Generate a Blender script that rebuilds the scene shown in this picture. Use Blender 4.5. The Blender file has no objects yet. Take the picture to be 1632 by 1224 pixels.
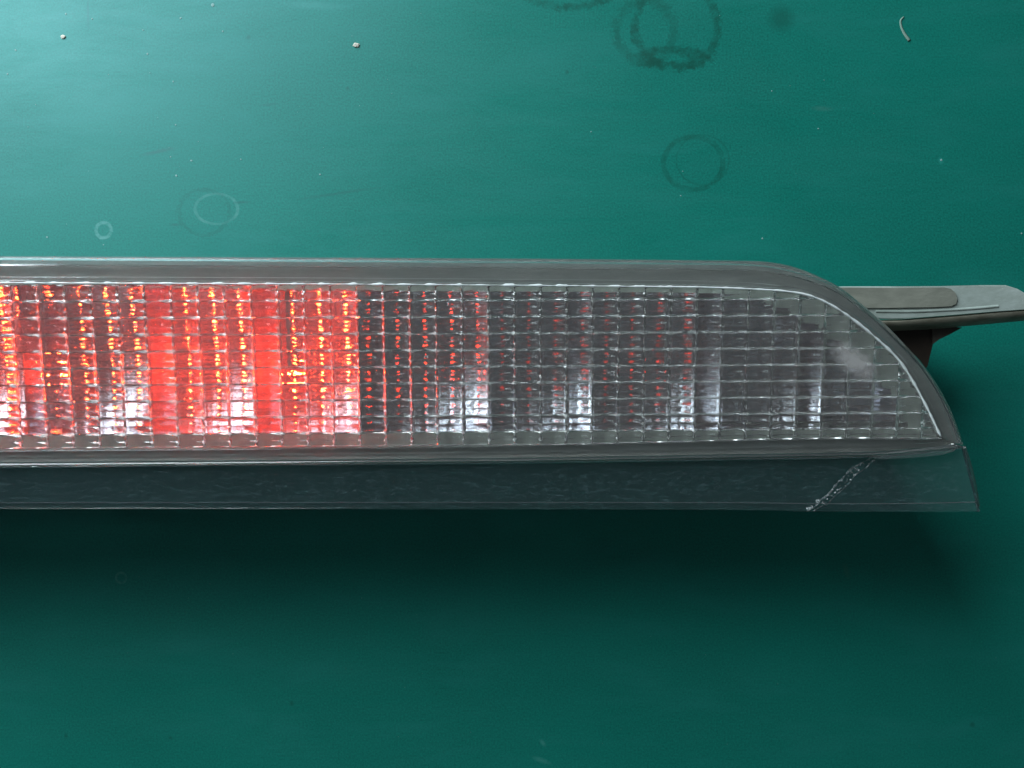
import bpy, bmesh, math, random
from mathutils import Vector, Matrix, Euler, noise as mnoise
random.seed(7)
R = math.radians
MM = 0.001
sc = bpy.context.scene
C = sc.collection

# ------------------------------------------------------------------ camera
FPX = 1269.0                      # focal length in pixels of the 1632 px wide frame
CAMZ = 193.2                      # mm above the table top
cd = bpy.data.cameras.new('camera')
cam = bpy.data.objects.new('camera', cd); C.objects.link(cam)
cam.location = (0, 0, CAMZ * MM)
cd.sensor_width = 36.0; cd.lens = FPX / 1632 * 36.0
cd.clip_start = 0.005; cd.clip_end = 50
sc.camera = cam

# ------------------------------------------------------------------ light: a dim room and one big window, upper left
w = bpy.data.worlds.new('World'); sc.world = w; w.use_nodes = True
bg = w.node_tree.nodes['Background']
bg.inputs[0].default_value = (0.80, 0.95, 1.0, 1); bg.inputs[1].default_value = 0.055
ld = bpy.data.lights.new('window_light', 'AREA'); ld.shape = 'RECTANGLE'
ld.size = 0.50; ld.size_y = 0.46; ld.energy = 8.5; ld.color = (0.80, 0.94, 1.0)
lo = bpy.data.objects.new('window_light', ld); C.objects.link(lo)
lo.location = Vector((-0.63, 0.70, 0.54)) * 0.60
lo.rotation_euler = (-Vector(lo.location)).to_track_quat('-Z', 'Y').to_euler()

sc.view_settings.view_transform = 'Standard'; sc.view_settings.look = 'None'
sc.view_settings.exposure = 0.0; sc.view_settings.gamma = 1
sc.cycles.max_bounces = 28; sc.cycles.transmission_bounces = 24; sc.cycles.glossy_bounces = 10
sc.cycles.diffuse_bounces = 4; sc.cycles.transparent_max_bounces = 16
sc.cycles.sample_clamp_indirect = 300; sc.cycles.blur_glossy = 0.3
sc.cycles.use_denoising = True

# ------------------------------------------------------------------ lamp frame (fitted) and pixel -> lamp plane helper
LT = Vector((5.53, 3.38, 40.0))
LE = Euler((0.11196, 0.0207, 0.00614), 'XYZ')
LM = LE.to_matrix()
def L(px, py, wv=0.0):
    """point (u, v) on the lamp's own plane at depth w (mm) seen along the ray of a photo pixel"""
    d = Vector(((px - 816) / FPX, (612 - py) / FPX, -1.0))
    o = Vector((0, 0, CAMZ))
    n = LM @ Vector((0, 0, 1)); p0 = LT + n * wv
    t = (p0 - o).dot(n) / d.dot(n)
    q = LM.inverted() @ (o + d * t - LT)
    return q.x, q.y
def T(px, py, z=0.0):
    k = (CAMZ - z) / FPX
    return ((px - 816) * k, (612 - py) * k)

# ------------------------------------------------------------------ node helpers
def mat(name):
    m = bpy.data.materials.new(name); m.use_nodes = True
    nt = m.node_tree; b = nt.nodes['Principled BSDF']
    return m, nt, b
def N(nt, t, **kw):
    n = nt.nodes.new(t)
    for k, v in kw.items(): setattr(n, k, v)
    return n
def math_(nt, op, a, b=None, clamp=False):
    n = N(nt, 'ShaderNodeMath', operation=op); n.use_clamp = clamp
    for i, x in enumerate((a, b)):
        if x is None: continue
        if isinstance(x, (int, float)): n.inputs[i].default_value = x
        else: nt.links.new(x, n.inputs[i])
    return n.outputs[0]
def noise(nt, vec, scale, detail=4, rough=0.6, dist=0.0):
    n = N(nt, 'ShaderNodeTexNoise'); n.inputs['Scale'].default_value = scale
    n.inputs['Detail'].default_value = detail; n.inputs['Roughness'].default_value = rough
    n.inputs['Distortion'].default_value = dist
    nt.links.new(vec, n.inputs['Vector']); return n.outputs['Fac']
def ramp(nt, fac, a, b, lo_=0.0, hi=1.0):
    n = N(nt, 'ShaderNodeMapRange'); n.clamp = True
    n.inputs[1].default_value = a; n.inputs[2].default_value = b
    n.inputs[3].default_value = lo_; n.inputs[4].default_value = hi
    nt.links.new(fac, n.inputs[0]); return n.outputs[0]
def pos_mm(nt, sx=1.0, sy=1.0, sz=1.0):
    g = N(nt, 'ShaderNodeNewGeometry'); v = N(nt, 'ShaderNodeVectorMath', operation='MULTIPLY')
    nt.links.new(g.outputs['Position'], v.inputs[0]); v.inputs[1].default_value = (1000 * sx, 1000 * sy, 1000 * sz)
    return v.outputs[0]
def bump(nt, h, strength, dist_mm):
    b = N(nt, 'ShaderNodeBump'); b.inputs['Strength'].default_value = strength
    b.inputs['Distance'].default_value = dist_mm * MM; nt.links.new(h, b.inputs['Height']); return b.outputs[0]
def mixc(nt, fac, a, b):
    n = N(nt, 'ShaderNodeMix', data_type='RGBA')
    if isinstance(fac, (int, float)): n.inputs[0].default_value = fac
    else: nt.links.new(fac, n.inputs[0])
    for i, x in ((6, a), (7, b)):
        if isinstance(x, tuple): n.inputs[i].default_value = (*x, 1)
        else: nt.links.new(x, n.inputs[i])
    return n.outputs[2]

# ------------------------------------------------------------------ materials
def glass(name, rough=0.02, haze=0.0, haze_noise=None, bump_scale=None, bump_d=0.05, tint=(0.985, 0.99, 0.985), haze_col=(0.62, 0.68, 0.68)):
    m, nt, b = mat(name)
    b.inputs['Base Color'].default_value = (*tint, 1)
    b.inputs['Transmission Weight'].default_value = 1.0
    b.inputs['IOR'].default_value = 1.49; b.inputs['Roughness'].default_value = rough
    p = pos_mm(nt)
    if bump_scale:
        h = noise(nt, p, bump_scale, 3, 0.5)
        nt.links.new(bump(nt, h, 1.0, bump_d), b.inputs['Normal'])
    if haze or haze_noise:
        d = N(nt, 'ShaderNodeBsdfDiffuse'); d.inputs['Color'].default_value = (*haze_col, 1)
        mx = N(nt, 'ShaderNodeMixShader'); out = nt.nodes['Material Output']
        if haze_noise:
            sx, a, bb, hi = haze_noise
            q = pos_mm(nt, 0.35, 1.0, 1.0)
            f1 = ramp(nt, noise(nt, q, sx, 8, 0.72, 0.6), a, bb, 0.0, hi)
            f = math_(nt, 'ADD', f1, haze, True); nt.links.new(f, mx.inputs[0])
        else: mx.inputs[0].default_value = haze
        nt.links.new(b.outputs[0], mx.inputs[1]); nt.links.new(d.outputs[0], mx.inputs[2])
        nt.links.new(mx.outputs[0], out.inputs[0])
    return m
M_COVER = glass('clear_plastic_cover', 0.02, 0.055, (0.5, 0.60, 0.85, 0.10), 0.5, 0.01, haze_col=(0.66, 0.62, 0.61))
def add_glare_patch(m, wx, wy, rx, ry, ang, strength):
    # milky spot on the plastic: reflection from the end pocket painted as haze
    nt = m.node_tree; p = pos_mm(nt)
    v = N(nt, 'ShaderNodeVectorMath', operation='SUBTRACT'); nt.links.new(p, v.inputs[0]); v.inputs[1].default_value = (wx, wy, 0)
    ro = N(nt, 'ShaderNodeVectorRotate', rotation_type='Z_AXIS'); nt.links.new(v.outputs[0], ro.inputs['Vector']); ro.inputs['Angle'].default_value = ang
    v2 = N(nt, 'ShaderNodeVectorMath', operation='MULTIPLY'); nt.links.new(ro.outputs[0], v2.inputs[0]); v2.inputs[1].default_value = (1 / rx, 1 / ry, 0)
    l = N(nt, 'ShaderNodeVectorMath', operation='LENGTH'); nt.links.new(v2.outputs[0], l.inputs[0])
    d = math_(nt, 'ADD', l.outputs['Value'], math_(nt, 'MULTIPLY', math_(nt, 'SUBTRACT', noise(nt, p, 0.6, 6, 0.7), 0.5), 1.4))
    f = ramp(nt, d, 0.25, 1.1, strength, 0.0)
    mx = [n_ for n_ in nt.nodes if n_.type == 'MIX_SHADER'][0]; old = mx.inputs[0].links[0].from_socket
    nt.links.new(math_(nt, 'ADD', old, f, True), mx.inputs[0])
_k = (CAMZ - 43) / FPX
add_glare_patch(M_COVER, (1378 - 816) * _k, (612 - 574) * _k, 5.5, 2.6, math.radians(38), 0.42)
M_TILE = glass('clear_plastic_tile', 0.03, 0, None, 0.9, 0.10)
M_RIM = glass('clear_plastic_rim', 0.04, 0.06, (0.3, 0.55, 0.85, 0.08), 0.10, 0.012)
M_FLANGE = glass('clear_plastic_flange', 0.05, 0.05, (1.3, 0.53, 0.85, 0.30), 0.3, 0.015, (0.93, 0.97, 0.97), (0.34, 0.54, 0.58))
M_CRACK = glass('broken_plastic', 0.15, 0.10, (1.5, 0.5, 0.62, 0.75), 2.5, 0.5, (0.95, 0.98, 0.98), (0.75, 0.82, 0.82))

def plain(name, col, rough=0.5, metal=0.0, var=0.25, scale=0.4, bscale=2.0, bd=0.02, col2=None, stretch=1.0):
    m, nt, b = mat(name); p = pos_mm(nt, stretch)
    f = noise(nt, p, scale, 7, 0.65, 0.3)
    c2 = col2 or tuple(c * (1 - var) for c in col)
    nt.links.new(mixc(nt, ramp(nt, f, 0.35, 0.68), c2, col), b.inputs['Base Color'])
    b.inputs['Roughness'].default_value = rough; b.inputs['Metallic'].default_value = metal
    nt.links.new(bump(nt, noise(nt, p, bscale, 5, 0.6), 1.0, bd), b.inputs['Normal'])
    return m
M_BEZEL = plain('grey_bezel_plastic', (0.27, 0.26, 0.235), 0.5, 0, 0.35, 0.25, col2=(0.19, 0.185, 0.165), stretch=0.3)
M_HOUSE = plain('dark_grey_housing', (0.10, 0.10, 0.095), 0.55)
M_CHROME = plain('aluminised_reflector', (0.66, 0.67, 0.74), 0.02, 1.0, 0.2, 0.5, 0.22, 0.08)
def glow_lacquer(m, fac, col):
    nt = m.node_tree; b = nt.nodes['Principled BSDF']; d = N(nt, 'ShaderNodeBsdfDiffuse'); d.inputs[0].default_value = (*col, 1)
    mx = N(nt, 'ShaderNodeMixShader'); mx.inputs[0].default_value = fac
    nt.links.new(ramp(nt, noise(nt, pos_mm(nt), 0.35, 6, 0.7, 0.8), 0.36, 0.64, fac * 0.35, fac * 1.7), mx.inputs[0])
    nt.links.new(b.outputs[0], mx.inputs[1]); nt.links.new(d.outputs[0], mx.inputs[2]); nt.links.new(mx.outputs[0], nt.nodes['Material Output'].inputs[0])
glow_lacquer(M_CHROME, 0.19, (0.92, 0.62, 0.57))  # pink in the coat stands for red light leaking between cells
M_BOARD = plain('clear_grey_arm', (0.35, 0.33, 0.33), 0.4)
M_LEDGE = plain('lightened_ledge_plastic', (0.60, 0.66, 0.58), 0.5, 0, 0.25, 0.5, 1.5, 0.05)
M_SEAM = plain('white_glint_seam', (0.85, 0.88, 0.88), 0.3, 0, 0.2, 0.6)  # white stands for the glint along the lens edge
M_TAB = plain('aged_grey_tab_plastic', (0.47, 0.53, 0.50), 0.4, 0, 0.3, 0.3, 1.5, 0.04, (0.34, 0.39, 0.35), 0.5)
M_PAD = plain('olive_grey_pad', (0.31, 0.31, 0.26), 0.6, 0, 0.3, 0.2, 1.5, 0.04, (0.20, 0.205, 0.17), 0.5)
M_LIP = plain('grimy_tab_lip', (0.46, 0.44, 0.35), 0.5, 0, 0.5, 0.3, 1.5, 0.06, (0.22, 0.20, 0.15), 0.5)
M_STEM = plain('brown_stem_plastic', (0.030, 0.020, 0.014), 0.55)
M_SCREW = plain('dull_screw_steel', (0.4, 0.4, 0.4), 0.35, 1.0)

def led_mat(name, power):
    m, nt, b = mat(name)
    b.inputs['Base Color'].default_value = (0.35, 0.02, 0.02, 1); b.inputs['Roughness'].default_value = 0.2
    b.inputs['Emission Color'].default_value = (1.0, 0.034, 0.0055, 1)
    b.inputs['Emission Strength'].default_value = power
    return m

# table
def table_material():
    m, nt, b = mat('green_painted_table_top')
    p = pos_mm(nt)
    big = noise(nt, p, 0.02, 6, 0.6, 0.4); fine = noise(nt, p, 2.2, 3, 0.7)
    col = mixc(nt, ramp(nt, big, 0.3, 0.7), (0.001, 0.104, 0.077), (0.002, 0.138, 0.104))
    col = mixc(nt, ramp(nt, fine, 0.3, 0.7, 0.0, 0.60), col, (0.006, 0.26, 0.20))
    # scuffs, wiped marks
    q = pos_mm(nt, 0.25, 1.0)
    sc_ = ramp(nt, noise(nt, q, 0.10, 9, 0.72, 0.5), 0.50, 0.72, 0.0, 0.5)
    col = mixc(nt, sc_, col, (0.012, 0.19, 0.16))
    def ring(cx, cy, rx, ry, wd, rag, strength, colr, soft=0.5):
        nonlocal col
        x, y = T(cx, cy); k = CAMZ / FPX
        v = N(nt, 'ShaderNodeVectorMath', operation='SUBTRACT'); nt.links.new(p, v.inputs[0]); v.inputs[1].default_value = (x, y, 0)
        v2 = N(nt, 'ShaderNodeVectorMath', operation='MULTIPLY'); nt.links.new(v.outputs[0], v2.inputs[0]); v2.inputs[1].default_value = (1 / (rx * k), 1 / (ry * k), 0)
        l = N(nt, 'ShaderNodeVectorMath', operation='LENGTH'); nt.links.new(v2.outputs[0], l.inputs[0])
        nz = noise(nt, p, 0.45, 7, 0.75, 1.2)
        r = math_(nt, 'ADD', l.outputs['Value'], math_(nt, 'MULTIPLY', math_(nt, 'SUBTRACT', nz, 0.5), rag))
        d = math_(nt, 'ABSOLUTE', math_(nt, 'SUBTRACT', r, 1.0))
        f = ramp(nt, d, wd * (1 - soft), wd, 1.0, 0.0)
        f = math_(nt, 'MULTIPLY', f, ramp(nt, noise(nt, p, 0.22, 7, 0.8), 0.38, 0.60, 0.10, strength))
        col = mixc(nt, f, col, colr)
    DK = (0.002, 0.070, 0.046); LT_ = (0.10, 0.30, 0.27)
    ring(1105, 260, 47, 42, 0.12, 0.10, 0.6, DK)
    ring(1120, 255, 42, 40, 0.05, 0.1, 0.35, DK)
    ring(1078, 42, 66, 66, 0.13, 0.55, 0.9, DK)
    ring(1028, 50, 46, 50, 0.2, 0.9, 0.5, DK)
    ring(1068, 92, 44, 13, 0.6, 1.5, 0.9, DK)
    ring(905, -22, 70, 34, 0.2, 0.9, 0.8, DK)
    ring(345, 333, 34, 24, 0.10, 0.15, 0.45, LT_)
    ring(165, 367, 12, 12, 0.30, 0.4, 0.9, LT_)
    ring(193, 921, 8, 8, 0.3, 0.4, 0.5, LT_)
    ring(325, 338, 40, 36, 0.10, 0.5, 0.35, DK)
    def streak(x0, y0, x1, y1, wd, strength, colr):
        nonlocal col
        a = Vector((*T(x0, y0), 0)); e = Vector((*T(x1, y1), 0)); c = (a + e) / 2; dlen = (e - a).length / 2
        ang = math.atan2(e.y - a.y, e.x - a.x)
        v = N(nt, 'ShaderNodeVectorMath', operation='SUBTRACT'); nt.links.new(p, v.inputs[0]); v.inputs[1].default_value = c
        ro = N(nt, 'ShaderNodeVectorRotate', rotation_type='Z_AXIS'); nt.links.new(v.outputs[0], ro.inputs['Vector']); ro.inputs['Angle'].default_value = -ang
        v2 = N(nt, 'ShaderNodeVectorMath', operation='MULTIPLY'); nt.links.new(ro.outputs[0], v2.inputs[0]); v2.inputs[1].default_value = (1 / dlen, 1 / (wd * 0.152), 0)
        l = N(nt, 'ShaderNodeVectorMath', operation='LENGTH'); nt.links.new(v2.outputs[0], l.inputs[0])
        f = ramp(nt, math_(nt, 'ADD', l.outputs['Value'], math_(nt, 'MULTIPLY', noise(nt, p, 1.0, 3), 0.6)), 0.6, 1.35, strength, 0.0)
        col = mixc(nt, f, col, colr)
    streak(222, 248, 287, 234, 4, 0.8, (0.02, 0.12, 0.10))
    streak(140, -10, 141, 52, 3, 0.7, (0.01, 0.12, 0.10))
    streak(370, 323, 400, 322, 3, 0.6, (0.01, 0.10, 0.08))
    streak(460, 320, 620, 296, 3, 0.45, (0.01, 0.10, 0.08))
    streak(270, 358, 288, 359, 3, 0.6, (0.01, 0.10, 0.08))
    streak(410, 168, 445, 165, 3, 0.5, (0.01, 0.11, 0.09))
    streak(1290, 172, 1330, 174, 5, 0.4, (0.04, 0.17, 0.14))
    streak(1495, 258, 1503, 254, 7, 0.7, (0.02, 0.26, 0.22))
    streak(1345, 895, 1353, 925, 6, 0.6, (0.03, 0.17, 0.12))
    streak(860, 1178, 870, 1190, 4, 0.6, (0.05, 0.26, 0.22))
    streak(845, 1205, 880, 1218, 5, 0.5, (0.05, 0.26, 0.22))
    streak(440, 5, 560, 12, 8, 0.3, (0.05, 0.26, 0.23))
    for s in ((396, 60, 5), (554, 141, 4), (465, 1121, 5), (105, 1173, 4), (272, 1176, 4), (904, 115, 4), (1550, 1155, 6), (1245, 30, 26)):
        streak(s[0] - s[2], s[1], s[0] + s[2], s[1], s[2], 0.6, (0.003, 0.085, 0.06))
    nt.links.new(col, b.inputs['Base Color'])
    rv = ramp(nt, noise(nt, q, 0.06, 10, 0.75, 0.6), 0.32, 0.68, 0.38, 0.54)
    nt.links.new(rv, b.inputs['Roughness'])
    nt.links.new(bump(nt, noise(nt, p, 1.3, 4, 0.6), 1.0, 0.012), b.inputs['Normal'])
    b.inputs['Specular IOR Level'].default_value = 0.7; b.inputs['Specular Tint'].default_value = (0.50, 0.90, 1.0, 1)
    return m
M_TABLE = table_material()

# ------------------------------------------------------------------ object helpers (mesh coordinates in mm)
def obj(name, bm, m, parent=None, smooth=False, angle=None):
    bmesh.ops.recalc_face_normals(bm, faces=bm.faces)
    me = bpy.data.meshes.new(name); bm.to_mesh(me); bm.free()
    me.transform(Matrix.Scale(MM, 4))
    if smooth:
        for f in me.polygons: f.use_smooth = True
        if angle: me.set_sharp_from_angle(angle=R(angle))
    me.materials.append(m)
    o = bpy.data.objects.new(name, me); C.objects.link(o); o.parent = parent
    return o
def resample(pts, n):
    pts = [Vector(p) for p in pts]
    d = [0]
    for a, b in zip(pts, pts[1:]): d.append(d[-1] + (b - a).length)
    out = []
    for i in range(n):
        s = d[-1] * i / (n - 1); k = 0
        while k < len(d) - 2 and d[k + 1] < s: k += 1
        t = (s - d[k]) / max(1e-9, d[k + 1] - d[k])
        p0, p1, p2, p3 = pts[max(k - 1, 0)], pts[k], pts[k + 1], pts[min(k + 2, len(pts) - 1)]
        m1 = (p2 - p0) * 0.5; m2 = (p3 - p1) * 0.5
        if k == 0: m1 = p2 - p1
        h = 2*t**3-3*t*t+1, t**3-2*t*t+t, -2*t**3+3*t*t, t**3-t*t
        out.append(p1 * h[0] + m1 * h[1] + p2 * h[2] + m2 * h[3])
    return out
def sweep(rings, closed_ring=True, caps=True):
    """rings: list of lists of 3D points -> tube"""
    bm = bmesh.new(); vs = [[bm.verts.new(p) for p in r] for r in rings]
    n = len(rings[0])
    for a, b in zip(vs, vs[1:]):
        for i in range(n if closed_ring else n - 1):
            bm.faces.new((a[i], a[(i + 1) % n], b[(i + 1) % n], b[i]))
    if caps and closed_ring:
        bm.faces.new(vs[0][::-1]); bm.faces.new(vs[-1])
    return bm
def prism(poly, w0, w1, bev=0.0):
    bm = bmesh.new()
    a = [bm.verts.new((p[0], p[1], w0)) for p in poly]; f = bm.faces.new(a)
    r = bmesh.ops.extrude_face_region(bm, geom=[f])
    for v in [g for g in r['geom'] if isinstance(g, bmesh.types.BMVert)]: v.co.z = w1
    if bev:
        es = [e for e in bm.edges if abs(e.verts[0].co.z - e.verts[1].co.z) < 1e-6 and e.verts[0].co.z == max(w0, w1)]
        bmesh.ops.bevel(bm, geom=es, offset=bev, segments=3, profile=0.5, affect='EDGES', clamp_overlap=True)
    return bm

# ------------------------------------------------------------------ table
bm = bmesh.new()
for x, y in ((-900, -700), (900, -700), (900, 700), (-900, 700)): bm.verts.new((x, y, 0))
bm.faces.new(bm.verts); r = bmesh.ops.extrude_face_region(bm, geom=list(bm.faces))
for v in [g for g in r['geom'] if isinstance(g, bmesh.types.BMVert)]: v.co.z = -25
t = obj('table_top', bm, M_TABLE); t['kind'] = 'structure'

# ------------------------------------------------------------------ the brake light
root = bpy.data.objects.new('brake_light', None); C.objects.link(root)
root.location = LT * MM; root.rotation_euler = LE
root['label'] = 'long clear plastic car brake light with tiled lens, glowing red at its left end'
root['category'] = 'brake light'
UL = -230.0                                            # where the modelled length ends, beyond the left edge of the picture

def top_line(px_pts, n=70, wv=0.0):
    q = [L(x, y, wv) for x, y in px_pts]
    dx = q[1][0] - q[0][0]; dy = q[1][1] - q[0][1]
    q = [(UL, q[0][1] + dy / dx * (UL - q[0][0]))] + q
    return q
OUT_PX = [(0, 408), (600, 410.5), (1000, 413), (1180, 415.2), (1223.7, 417), (1262, 423.8), (1296.6, 436), (1335, 454.5), (1369.6, 480), (1411.8, 516.7),
          (1446.4, 551.3), (1477, 587), (1504, 628), (1523, 668), (1537, 710)]
INN_PX = [(0, 449), (600, 451.5), (1000, 454.5), (1120, 456), (1196.8, 459), (1262, 463.7), (1300.5, 472.6), (1335, 489.8), (1365.8, 511), (1396.5, 536),
          (1431, 568.6), (1454, 601), (1479, 647), (1504, 700)]
outer = top_line(OUT_PX, wv=-2.4); inner = top_line(INN_PX)
# same parameter for both: straight part, then bend
def matched(pts, kstraight, n1, n2):
    a = resample(pts[:kstraight + 1], n1); b = resample(pts[kstraight:], n2)
    return a + b[1:]
outer_r = matched(outer, 4, 8, 40); inner_r = matched(inner, 4, 8, 40)
RIM_PROF = [(0.0, -5.6), (0.0, -3.0), (0.025, -2.5), (0.08, -1.9), (0.17, -1.25), (0.27, -0.70), (0.31, -0.45), (0.345, -0.40), (0.375, -0.62), (0.42, -0.70), (0.70, -0.62), (0.79, -0.60),
            (0.81, -0.50), (0.83, -0.60), (0.93, -0.53), (0.97, -0.44), (1.0, -0.42), (1.0, -2.9), (0.30, -2.9), (0.10, -5.6)]
def rim_rings(o_, i_, prof):
    return [[(a.x + (b.x - a.x) * t_, a.y + (b.y - a.y) * t_, w_) for t_, w_ in prof] for a, b in zip(o_, i_)]
obj('lens_rim', sweep(rim_rings(outer_r, inner_r, RIM_PROF)), M_RIM, root, True, 28)

# bottom rim
OB_PX = [(0, 744), (400, 740.5), (800, 737), (1180, 731.5), (1300, 729.5), (1420, 726), (1536, 712)]
IB_PX = [(0, 719), (400, 716), (800, 712), (1180, 703), (1300, 700.5), (1400, 700.0), (1503, 701)]
ob = resample(top_line(OB_PX, wv=-1.0), 40); ib = resample(top_line(IB_PX), 40)
BR_PROF = [(0.0, -5.6), (0.0, -1.5), (0.03, -0.75), (0.08, -0.45), (0.14, -0.38), (0.19, -0.55), (0.25, -0.62), (0.55, -0.60), (0.62, -0.52), (0.68, -0.60), (0.9, -0.5), (0.96, -0.42), (1.0, -0.55), (1.0, -2.9), (0.3, -2.9), (0.12, -5.6)]
obj('lens_rim', sweep(rim_rings(ob, ib, BR_PROF)), M_RIM, root, True, 28)

# cover plate over the tiles
def line_y(pts, x):
    for a, b in zip(pts, pts[1:]):
        if a[0] <= x <= b[0] and b[0] > a[0]: return a[1] + (b[1] - a[1]) * (x - a[0]) / (b[0] - a[0])
    return pts[-1][1]
g = 0.06
cov = [(p.x - (g if i > 12 else 0), p.y - g) for i, p in enumerate(inner_r)] + [(p.x - (0.3 if i == 0 else 0), p.y + g) for i, p in enumerate(ib[::-1]) if i not in (0,)]
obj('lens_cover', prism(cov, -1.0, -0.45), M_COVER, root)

# ---- optic tiles
CP, RP = 5.0, 3.19
top_v = 5 * RP
def hump(s):
    return 0.82 * (0.5 - 0.5 * math.cos(2 * math.pi * s)) + 0.18 * (1 - (2 * s - 1) ** 2)
def shape(t_, kind):
    # t_ 0 (bottom edge) .. 1 (top edge) : lower half deep pillow, upper half shallow pillow, a crease between
    if t_ < 0.425: s = t_ / 0.42; return 0.03 + 0.07 * s + 0.09 * hump(s)
    s = max(0, t_ - 0.42) / 0.58
    return 0.01 + 0.24 * hump(s) + 0.03 * s
def tile_bm(u0, u1, v0, v1, var, cut=None):
    rnd = random.Random(var)
    gx = 0.004; bm = bmesh.new()
    tu = rnd.uniform(-0.05, 0.05); tv = rnd.uniform(-0.06, 0.06); amp = rnd.uniform(0.85, 1.15)
    NX = 7; ts = [0, 0.14, 0.28, 0.415, 0.445, 0.58, 0.72, 0.86, 1.0]
    g_ = []
    wob = [rnd.uniform(-0.07, 0.07) for _ in range(NX + 1)]
    for t_ in ts:
        row = []
        for i in range(NX + 1):
            s = i / NX
            x = u0 + gx + (u1 - u0 - 2 * gx) * s; y = v0 + gx + (v1 - v0 - 2 * gx) * t_ + (wob[i] if 0.4 < t_ < 0.5 else 0)
            z = -1.02 - amp * (shape(t_, var) + 0.62 * hump(s)) + tu * (s - .5) + tv * (t_ - .5) * 1.3 + rnd.uniform(-0.02, 0.02)
            row.append(bm.verts.new((x, y, z)))
        g_.append(row)
    for a, b in zip(g_, g_[1:]):
        for i in range(NX): bm.faces.new((a[i], a[i + 1], b[i + 1], b[i])).smooth = True
    tops = {}
    def tp(v):
        if v not in tops: tops[v] = bm.verts.new((v.co.x, v.co.y, -1.006))
        return tops[v]
    per = g_[0] + [r_[-1] for r_ in g_[1:]] + g_[-1][-2::-1] + [r_[0] for r_ in g_[-2:0:-1]]
    for a, b in zip(per, per[1:] + per[:1]): bm.faces.new((b, a, tp(a), tp(b)))
    bm.faces.new([tp(v) for v in per][::-1])
    return bm
def region_ok(x, y):
    return inside((x, y))
reg = [Vector((c[0], c[1])) for c in cov]
def inside(p):
    x, y = p; c = False; n = len(reg)
    for i in range(n):
        a, b = reg[i], reg[(i + 1) % n]
        if (a.y > y) != (b.y > y) and x < (b.x - a.x) * (y - a.y) / (b.y - a.y) + a.x: c = not c
    return c
tile_meshes = {}
def make_mesh(bm, name):
    bmesh.ops.recalc_face_normals(bm, faces=bm.faces)
    me = bpy.data.meshes.new(name); bm.to_mesh(me); me.transform(Matrix.Scale(MM, 4)); me.materials.append(M_TILE); bm.free()
    return me
curve_pts = [Vector((p.x, p.y)) for p in inner_r]
n_tile = 0
rest = bmesh.new()
def join(bm):
    me = bpy.data.meshes.new('tmp'); bm.to_mesh(me); rest.from_mesh(me); bpy.data.meshes.remove(me); bm.free()
col_min = int(math.floor((UL) / CP)) + 20 + 1
for row in range(10):
    for c_ in range(col_min, 39):
        u0 = (c_ - 20) * CP; u1 = u0 + CP
        v1 = top_v - row * RP; v0 = v1 - RP
        if row == 9: v0 = v1 - RP * 0.83
        if row == 9:
            yb = line_y([(p.x, p.y) for p in ib], (u0 + u1) / 2) + 0.1
            v0 = max(v0, yb) if v0 < yb else v0
        if row == 0:
            yt = line_y([(p.x, p.y) for p in inner_r[:12]], (u0 + u1) / 2) - 0.1 if u0 < 40 else 99
            v1 = min(v1, yt) if u0 < 40 else v1
        cs = [inside(q) for q in ((u0 + .15, v0 + .15), (u1 - .15, v0 + .15), (u1 - .15, v1 - .25), (u0 + .15, v1 - .25))]
        if not any(cs): continue
        vis = (u0 > -96)
        full = all(cs)
        if full and row not in (0, 9):
            var = random.randrange(14)
            if vis and n_tile < 300:
                if var not in tile_meshes: tile_meshes[var] = make_mesh(tile_bm(-CP / 2, CP / 2, -RP / 2, RP / 2, var), 'tile')
                o = bpy.data.objects.new('tile', tile_meshes[var]); C.objects.link(o); o.parent = root
                o.location = ((u0 + u1) / 2 * MM, (v0 + v1) / 2 * MM, 0); n_tile += 1
            else:
                join(tile_bm(u0, u1, v0, v1, var))
            continue
        bm = tile_bm(u0, u1, v0, v1, random.randrange(1000))
        if not full:
            # trim with the lines of the lens edge that cross this tile
            cx, cy = (u0 + u1) / 2, (v0 + v1) / 2
            for a, b in zip(curve_pts[6:], curve_pts[7:]):
                mx_, my_ = (a.x + b.x) / 2, (a.y + b.y) / 2
                if abs(mx_ - cx) < CP / 2 + 0.8 and abs(my_ - cy) < RP / 2 + 0.8:
                    dx, dy = b.x - a.x, b.y - a.y; ln = math.hypot(dx, dy); nx, ny = -dy / ln, dx / ln    # left of travel = outside
                    res = bmesh.ops.bisect_plane(bm, geom=bm.verts[:] + bm.edges[:] + bm.faces[:], plane_co=(a.x - nx * .08, a.y - ny * .08, 0), plane_no=(nx, ny, 0), clear_outer=True)
                    ed = [e for e in res['geom_cut'] if isinstance(e, bmesh.types.BMEdge)]
                    if ed: bmesh.ops.holes_fill(bm, edges=[e for e in bm.edges if e.is_boundary], sides=0)
        if len(bm.faces) < 4: bm.free(); continue
        if vis and n_tile < 300 and row != 9:
            me = make_mesh(bm, 'tile'); o = bpy.data.objects.new('tile', me); C.objects.link(o); o.parent = root; n_tile += 1
        else: join(bm)
me = make_mesh(rest, 'tile_field'); o = bpy.data.objects.new('tile_field', me); C.objects.link(o); o.parent = root; o['kind'] = 'stuff'

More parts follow.
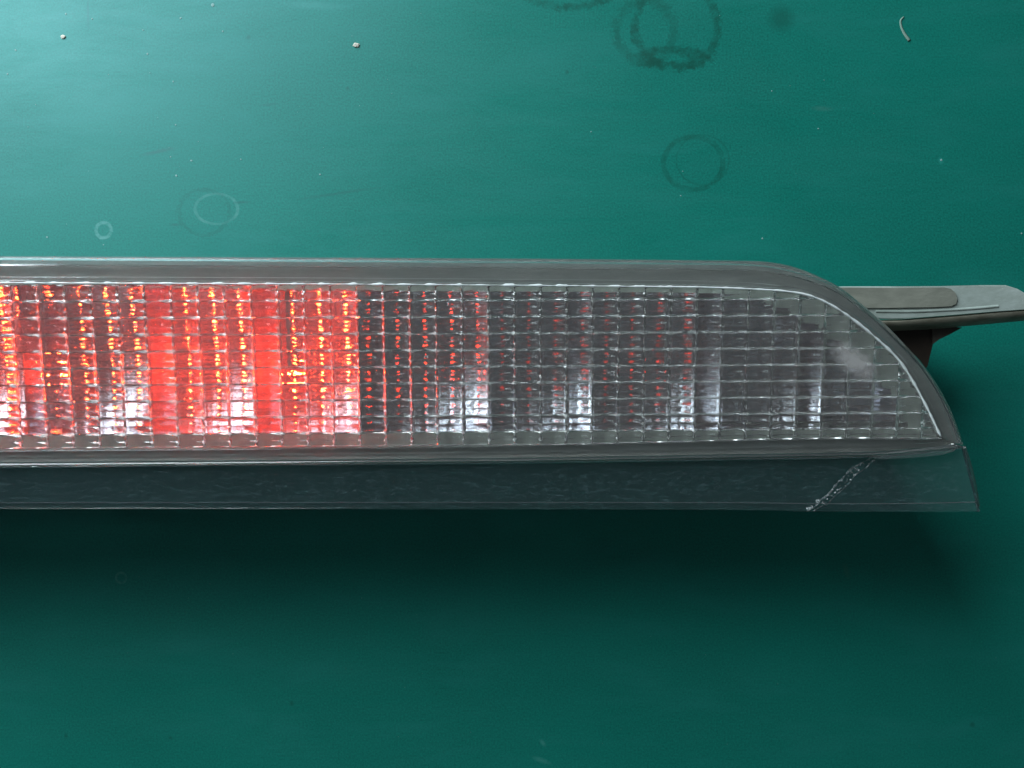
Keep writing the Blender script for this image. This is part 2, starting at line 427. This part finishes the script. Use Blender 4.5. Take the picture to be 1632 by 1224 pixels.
# white bead along the lens edge: weld seam whose colour stands for edge glints, broken into dashes over the tile columns, ragged round the bend
rr = random.Random(21)
sp = [Vector(p) for p in inner_r]; pts = []
for a, b in zip(sp, sp[1:]):
    k_ = max(1, int((b - a).length / 0.4))
    for i in range(k_): pts.append(a.lerp(b, i / k_))
pts = [p for p in pts if p.x > -105]; rings_ = []
for i, p in enumerate(pts):
    d = (pts[min(i + 1, len(pts) - 1)] - pts[max(i - 1, 0)]).normalized(); s_ = Vector((-d.y, d.x))
    ph = ((p.x - 2.0) / CP) % 1.0
    dash = 1.0 if 0.18 < ph < 0.62 else 0.35
    fade = min(1, max(0, (p.x - 15) / 20)) if p.x < 60 else 1.0
    rad = (0.30 * dash + (0.22 - 0.30 * dash) * fade) * (0.8 + 0.7 * mnoise.noise(Vector((p.x * 0.8, p.y * 0.8, 1.0))))
    if p.x > 45: rad *= 1.25
    c_ = p - s_ * 0.20
    rings_.append([(c_.x + s_.x * rad * math.cos(q_), c_.y + s_.y * rad * math.cos(q_), -0.22 + 0.18 * math.sin(q_)) for q_ in [2 * math.pi * k_ / 6 for k_ in range(6)]])
obj('glint_seam', sweep(rings_), M_SEAM, root, True)

# ---- bezel with the opening for the reflectors
OPEN_PX = [(0, 459), (600, 461), (1000, 464), (1130, 468), (1200, 478), (1240, 489), (1280, 508), (1320, 534), (1355, 562), (1390, 596), (1420, 630), (1442, 664), (1446, 680)]
WB = -3.7
op = resample(top_line(OPEN_PX, wv=WB), 44)
OPB_PX = [(0, 694), (600, 690), (1000, 684), (1300, 678), (1452, 677)]
opb = resample(top_line(OPB_PX, wv=WB), 30)
hole = [(p.x, p.y) for p in op] + [(p.x, p.y) for p in opb[::-1][1:]]
bound = [(a.x + (b.x - a.x) * 0.12, a.y + (b.y - a.y) * 0.12) for a, b in zip(outer_r, inner_r)] + [(a.x + (b.x - a.x) * 0.14, a.y + (b.y - a.y) * 0.14) for a, b in list(zip(ob, ib))[::-1][1:]]
bm = bmesh.new()
def loop(pts, z):
    vs = [bm.verts.new((p[0], p[1], z)) for p in pts]
    return vs, [bm.edges.new((a, b)) for a, b in zip(vs, vs[1:])]
# triangulated ring: fill between loops
ho, he = loop(hole, WB); bo, be = loop(bound, WB)
e1 = bm.edges.new((ho[0], bo[0])); e2 = bm.edges.new((ho[-1], bo[-1]))
bmesh.ops.triangle_fill(bm, use_beauty=True, edges=he + be + [e1, e2])
# inner lip going down, outer skirt
lip = [bm.verts.new((p[0], p[1], WB - 1.6)) for p in hole]
for i in range(len(hole) - 1): bm.faces.new((ho[i], ho[i + 1], lip[i + 1], lip[i]))
obj('bezel', bm, M_BEZEL, root)

bm = bmesh.new()  # bezel ring lightened in colour for the weak light under the tiles
ho, he = loop(hole, WB + 0.12)
led_out = [(p.x, p.y) for p in inner_r] + [(p.x, p.y) for p in ib[::-1][1:]]
lo2, le2 = loop(led_out, WB + 0.12)
e1 = bm.edges.new((ho[0], lo2[0])); e2 = bm.edges.new((ho[-1], lo2[-1]))
bmesh.ops.triangle_fill(bm, use_beauty=True, edges=he + le2 + [e1, e2])
obj('lightened_bezel_ledge', bm, M_LEDGE, root)

# ---- housing shell down to the table
def down(u, v, ztarget):
    # local w so that the world height is ztarget (mm)
    zz = lambda w_: (LM @ Vector((u, v, w_)) + LT).z
    return (ztarget - zz(0)) / (zz(1) - zz(0))
cxv = 0.0
rings = []
for f_, z_ in ((1.0, None), (1.0, 'a'), (0.93, 'b'), (0.90, 'c')):
    ring_ = []
    for (u, v) in bound:
        uu = u - (1 - f_) * 40 if u > 20 else u; vv = v * f_
        wv = {None: WB - 0.05, 'a': -8.0, 'b': -16.0}.get(z_, None) if z_ != 'c' else down(uu, vv, 0.4)
        ring_.append((uu, vv, wv))
    rings.append(ring_)
bm = bmesh.new(); vs = [[bm.verts.new(p) for p in r_] for r_ in rings]
n = len(bound)
for a, b in zip(vs, vs[1:]):
    for i in range(n): bm.faces.new((a[i], a[(i + 1) % n], b[(i + 1) % n], b[i]))
bm.faces.new(vs[-1])
obj('housing', bm, M_HOUSE, root)

# ---- reflector cells with their lamps
CW = 22.5
CAML = LM.inverted() @ (Vector((0, 0, CAMZ)) - LT) + Vector((0, 0, 10))
bounds = [57.5, 35, 10.3, -10.3, -34.6, -55, -76.5, -100] + [-100 - CW * k for k in range(1, 6)]           # 57.5, 35, 12.5 ... -145
levels = {0: 0.0, 1: 10, 2: 9, 3: 60, 4: 4300, 5: 4000, 6: 1100, 7: 4500, 8: 3500, 9: 3500, 10: 3500}
VT, VB = top_v + 0.2, -13.6
VC = 0.4
for k in range(11):
    ur = bounds[k]; ul = bounds[k + 1]
    if ur < UL: break
    uc = (ur + ul) / 2; fl = 15.0
    bm = bmesh.new(); NX, NY = 22, 28; grid = []
    vtop = lambda x_: min(VT, line_y([(p.x, p.y) for p in op], x_) + 0.25)
    rr = random.Random(k)
    for j in range(NY + 1):
        row_ = []
        for i in range(NX + 1):
            x = ul + 0.05 + (ur - ul - 0.1) * i / NX
            y = VB + (vtop(x) - VB) * j / NY
            r2 = (x - uc) ** 2 + (y - VC) ** 2
            z = -22 + r2 / (4 * fl)
            z = min(z, -7.5)
            row_.append(bm.verts.new((x, y, z)))
        grid.append(row_)
    for a, b in zip(grid, grid[1:]):
        for i in range(NX): bm.faces.new((a[i], a[i + 1], b[i + 1], b[i]))
    # walls of the cell
    per = grid[0] + [r_[-1] for r_ in grid[1:]] + grid[-1][-2::-1] + [r_[0] for r_ in grid[-2:0:-1]]
    topv = {v: bm.verts.new((v.co.x, v.co.y, WB - 0.4)) for v in per}
    for a, b in zip(per, per[1:] + per[:1]): bm.faces.new((a, b, topv[b], topv[a]))
    rf = obj('reflector', bm, M_CHROME, root, True, 35)
    # the diode stands at the focus of the bowl on a thin arm, facing down into it; each one is aimed a little differently
    lv = levels[k]; ledm = led_mat('red_led_%d' % k, lv)
    lx = uc - fl * (CAML.x - uc) / CAML.z - 0.8; ly = VC - fl * (CAML.y - VC) / CAML.z
    lx = min(max(lx, ul + 1.2), ur - 1.2)
    lz = -22 + fl
    bm = bmesh.new()
    bmesh.ops.create_cube(bm, size=1, matrix=Matrix.Translation((lx, (ly + VT) / 2, lz + 0.75)) @ Matrix.Diagonal((0.5, VT - ly - 0.6, 0.3, 1)))
    obj('led_arm', bm, M_BOARD, rf)
    bm = bmesh.new()
    bmesh.ops.create_uvsphere(bm, u_segments=14, v_segments=8, radius=0.34 if lv > 1000 else 0.27, matrix=Matrix.Translation((lx, ly, lz)))
    le = obj('led', bm, ledm, rf, True, 60)
    if lv > 10: le['label'] = 'lit red diode'
# end pocket: a plain slanting reflector beyond the last cell
bm = bmesh.new()
pk = [(57.6, line_y([(p.x, p.y) for p in op], 57.6))] + [(p.x, p.y) for p in op if p.x > 58] + [(57.6, VB)]
lowv = [bm.verts.new((p[0], p[1], -14 + (p[0] - 57.6) * 0.30)) for p in pk]
upv = [bm.verts.new((p[0], p[1], WB - 0.4)) for p in pk]
bm.faces.new(lowv)
NP = len(pk)
for i in range(NP): bm.faces.new((lowv[i], lowv[(i + 1) % NP], upv[(i + 1) % NP], upv[i]))
obj('end_reflector', bm, M_CHROME, root)

# ---- clear flange below the lens
FT_PX = [(0, 745.5), (400, 742), (800, 738.5), (1180, 733), (1300, 731), (1420, 727.5), (1538, 714)]
FB_PX = [(0, 810.5), (400, 811), (800, 811.5), (1180, 813), (1290, 815), (1420, 815.5), (1558.5, 815)]
ft = resample(top_line(FT_PX, wv=-1.7), 60); fb = resample(top_line(FB_PX, wv=-4.2), 60)
FPROF = [(0.0, -4.0), (0.0, -1.7), (0.06, -1.72), (0.84, -3.15), (0.862, -3.17), (0.885, -3.26), (0.97, -3.4), (0.99, -3.6), (1.0, -3.9), (1.0, -5.0), (0.985, -5.1), (0.86, -5.0), (0.84, -4.6)]
rg = rim_rings(ft, fb, FPROF)
for i, r_ in enumerate(rg):
    if 0 < i < 59:
        for j in (7, 8, 9, 10):
            rg[i][j] = (r_[j][0], r_[j][1] + 0.10 * mnoise.noise(Vector((i * 0.35, j * .2, 0))), r_[j][2])
fl_o = obj('flange', sweep(rg), M_FLANGE, root, True, 25)
# edge bead down the slanted end of the flange
EB = [(1536, 713), (1545, 742), (1553, 776), (1558, 806)]
def bead(pts, r0, w_, name, m, parent, wslope=0.0, n=24, seg=8, jitter=0.0):
    q = resample([(*L(x, y, w_ + wslope * i), w_ + wslope * i) for i, (x, y) in enumerate(pts)], n)
    rings_ = []
    for i, p in enumerate(q):
        d = (q[min(i + 1, n - 1)] - q[max(i - 1, 0)]).normalized(); s = d.cross(Vector((0, 0, 1))).normalized(); up = s.cross(d)
        rad = r0 * (1 + jitter * mnoise.noise(p * 1.3))
        rings_.append([p + s * rad * math.cos(a_) + up * rad * math.sin(a_) for a_ in [2 * math.pi * k / seg for k in range(seg)]])
    return obj(name, sweep(rings_), m, parent, True, 50)
bead(EB, 0.42, -2.2, 'end_bead', M_RIM, fl_o, -0.7)
wd_ = [(1388, 729), (1420, 722.5), (1470, 716), (1522, 708), (1526, 713), (1520, 719), (1500, 725), (1450, 729.5), (1405, 732)]
obj('rim_wedge', prism([L(x, y, -0.6) for x, y in wd_], -1.5, -0.62, 0.2), M_RIM, fl_o, True, 30)
# crack running diagonally through the flange, its broken edges and chips
CR = [(1408, 723), (1387, 730), (1368, 740), (1354, 748), (1340, 764), (1333, 769), (1320, 786), (1306, 796), (1298, 806), (1285, 811)]
CR2 = [(1410, 725), (1391, 733), (1380, 745), (1362, 757), (1352, 771), (1330, 790), (1318, 803), (1308, 806), (1293, 815)]
bead(CR, 0.16, -1.75, 'crack_edge', M_CRACK, fl_o, -0.31, 60, 6, 1.6)
bead(CR2, 0.10, -1.75, 'crack_edge', M_CRACK, fl_o, -0.31, 40, 6, 0.9)
bm = bmesh.new(); rr = random.Random(3)
ca = resample([L(x, y, -2.3) for x, y in CR], 60); cb = resample([L(x, y, -2.3) for x, y in CR2], 60)
for i in range(95):
    k = rr.randrange(6, 60); t_ = rr.random(); p = ca[k].lerp(cb[k], t_); s = rr.uniform(0.05, 0.22) * (1.25 if k > 48 else 1)
    z = -1.55 - 1.5 * k / 60
    mm_ = Matrix.Translation((p.x, p.y, z)) @ Euler((rr.uniform(0, 6), rr.uniform(0, 6), rr.uniform(0, 6))).to_matrix().to_4x4() @ Matrix.Diagonal((s * rr.uniform(1, 2), s, s * 0.5, 1))
    bmesh.ops.create_icosphere(bm, subdivisions=1, radius=1.0, matrix=mm_)
o = obj('plastic_chips', bm, M_CRACK, fl_o); o['kind'] = 'stuff'

# ---- mounting tab sticking out behind the right end
WT = -17.0
tabtop = [(1290, 462), (1345, 456.5), (1420, 456.5), (1500, 456), (1560, 454.5), (1604, 454.5), (1622, 460), (1650, 476), (1676, 487), (1672, 489.5), (1660, 490.5),
          (1632, 493), (1590, 496), (1540, 500), (1490, 504), (1440, 508), (1418, 509), (1300, 505)]
poly = [L(x, y, WT) for x, y in tabtop]
tab = obj('mounting_tab', prism(poly, WT - 2.4, WT, 0.35), M_TAB, root, True, 30)
def rrect(px_pts, w0, w1, name, m, parent, bev=0.3):
    return obj(name, prism([L(x, y, w1) for x, y in px_pts], w0, w1, bev), m, parent, True, 30)
rrect([(1300, 458.5), (1340, 458), (1420, 458.5), (1505, 458), (1515, 460), (1523, 467), (1526, 476), (1524, 484), (1516, 488), (1490, 489.5), (1400, 491), (1300, 490)], WT + 0.02, WT + 0.35, 'tab_pad', M_PAD, tab, 0.15)
# raised swirl of the tab's end
0 and bead([(1533, 476), (1548, 470), (1568, 468.5), (1590, 471), (1603, 478), (1607, 484)], 0.60, WT - 0.42, 'tab_rib', M_TAB, tab)
bead([(1395, 496), (1450, 496.5), (1500, 494.5), (1545, 492), (1590, 488)], 0.4, WT - 0.2, 'tab_rib', M_TAB, tab)
# rolled lip along the near edge
la = [(1380, 511), (1418, 510.5), (1440, 509.5), (1490, 505.5), (1540, 501.5), (1590, 497), (1632, 494), (1668, 491.5)]
lb = [(1380, 530), (1418, 528), (1440, 527), (1490, 524.5), (1540, 520), (1590, 515.5), (1632, 511.5), (1668, 508)]
A = resample([L(x, y, WT - 0.8) for x, y in la], 40); B = resample([L(x, y, WT - 3.5) for x, y in lb], 40)
LP = [(0, -0.5), (0.12, -0.32), (0.35, -0.5), (0.6, -1.3), (0.82, -2.4), (1.0, -3.9), (0.95, -4.8), (0.7, -5.0), (0.0, -4.8)]
obj('tab_lip', sweep([[(a.x + (b.x - a.x) * t_, a.y + (b.y - a.y) * t_, WT + w_) for t_, w_ in LP] for a, b in zip(A, B)]), M_LIP, tab, True, 40)
# dark stem and gusset under the tab
st = [(1385, 520), (1492, 521), (1489, 540), (1484, 560), (1478, 584), (1470, 592), (1385, 560)]
rg0 = [L(x, y, WT - 5) for x, y in st]
bm = bmesh.new(); a0 = [bm.verts.new((x, y, WT - 5.0)) for x, y in rg0]
low = [bm.verts.new((x - 1.5, y - 0.3, down(x, y, 0.6))) for x, y in rg0]
bm.faces.new(a0); bm.faces.new(low[::-1])
for i in range(len(a0)): bm.faces.new((a0[i], low[i], low[(i + 1) % len(a0)], a0[(i + 1) % len(a0)]))
obj('tab_stem', bm, M_STEM, tab)
gp = [(1485, 518), (1534, 522), (1514, 533), (1497, 541), (1488, 548)]
obj('tab_gusset', prism([L(x, y, WT - 4.5) for x, y in gp], WT - 12, WT - 4.6), plain('grey_brown_gusset', (0.085, 0.075, 0.062), 0.55), tab)

# ------------------------------------------------------------------ crumbs and dust on the table
M_CRUMB = plain('pale_crumb', (0.80, 0.74, 0.64), 0.8, 0, 0.4, 2.0)
M_DUST = plain('pale_dust', (0.26, 0.44, 0.42), 0.8)
def crumb(px, py, s, label, seed):
    rr = random.Random(seed); bm = bmesh.new()
    bmesh.ops.create_icosphere(bm, subdivisions=2, radius=1.0)
    for v in bm.verts:
        v.co *= 1 + 0.45 * mnoise.noise(v.co * 1.7 + Vector((seed, 0, 0)))
        v.co = Vector((v.co.x * s * 1.2, v.co.y * s * 0.9, v.co.z * s * 0.32 + s * 0.28))
    o = obj('crumb', bm, M_CRUMB); x, y = T(px, py); o.location = (x * MM, y * MM, 0.0)
    o['label'] = label; o['category'] = 'crumb'
crumb(568, 72, 0.62, 'pale beige crumb on the green table, right of the bright corner', 5)
crumb(101, 59, 0.50, 'small whitish crumb on the table near the top left corner', 9)
# a bent pale fibre
q = [Vector((*T(x, y), 0.12)) for x, y in ((1440, 27), (1435, 33), (1436, 43), (1441, 54), (1449, 65))]
q = resample(q, 16); rings = []
for i, p in enumerate(q):
    d = (q[min(i + 1, 15)] - q[max(i - 1, 0)]).normalized(); s = d.cross(Vector((0, 0, 1))); rad = 0.12 + 0.28 * (i / 15) ** 0.6
    rings.append([p + s * rad * math.cos(a_) + Vector((0, 0, 0.09 * math.sin(a_))) for a_ in [2 * math.pi * k / 6 for k in range(6)]])
M_FIB = plain('grey_green_fibre', (0.22, 0.34, 0.28), 0.8)
o = obj('fibre', sweep(rings), M_FIB, None, True); o['label'] = 'short curved pale fibre lying near the top right corner of the table'; o['category'] = 'fibre'
# dust flecks
bm = bmesh.new(); rr = random.Random(12)
spots = [(339, 8, 6), (105, 22, 3), (288, 29, 3), (235, 86, 3), (228, 48, 2), (355, 50, 3), (12, 118, 3), (25, 80, 3), (173, 119, 2), (276, 130, 3), (280, 199, 3), (281, 280, 4), (272, 250, 2),
         (305, 256, 3), (384, 254, 2), (510, 278, 3), (75, 378, 3), (165, 390, 2), (1215, 380, 3), (1628, 372, 3), (942, 210, 2), (1304, 205, 2), (92, 812, 2), (1500, 255, 4), (1230, 145, 2), (1088, 273, 2), (147, 30, 3), (1085, 312, 2)]
for i in range(45): spots.append((rr.triangular(-40, 1640, 100), rr.triangular(-20, 400, 60), rr.uniform(0.5, 1.4)))
for i in range(50): spots.append((rr.uniform(0, 1632), rr.uniform(830, 1224), rr.uniform(0.4, 0.9)))
for x, y, s in spots:
    X, Y = T(x, y); s *= 0.152 * 0.5
    bmesh.ops.create_icosphere(bm, subdivisions=1, radius=1.0, matrix=Matrix.Translation((X, Y, 0.03)) @ Matrix.Rotation(rr.uniform(0, 3), 4, 'Z') @ Matrix.Diagonal((s * rr.uniform(.8, 1.5), s, 0.04, 1)))
o = obj('dust', bm, M_DUST); o['kind'] = 'stuff'; o['label'] = 'pale dust flecks scattered over the table'
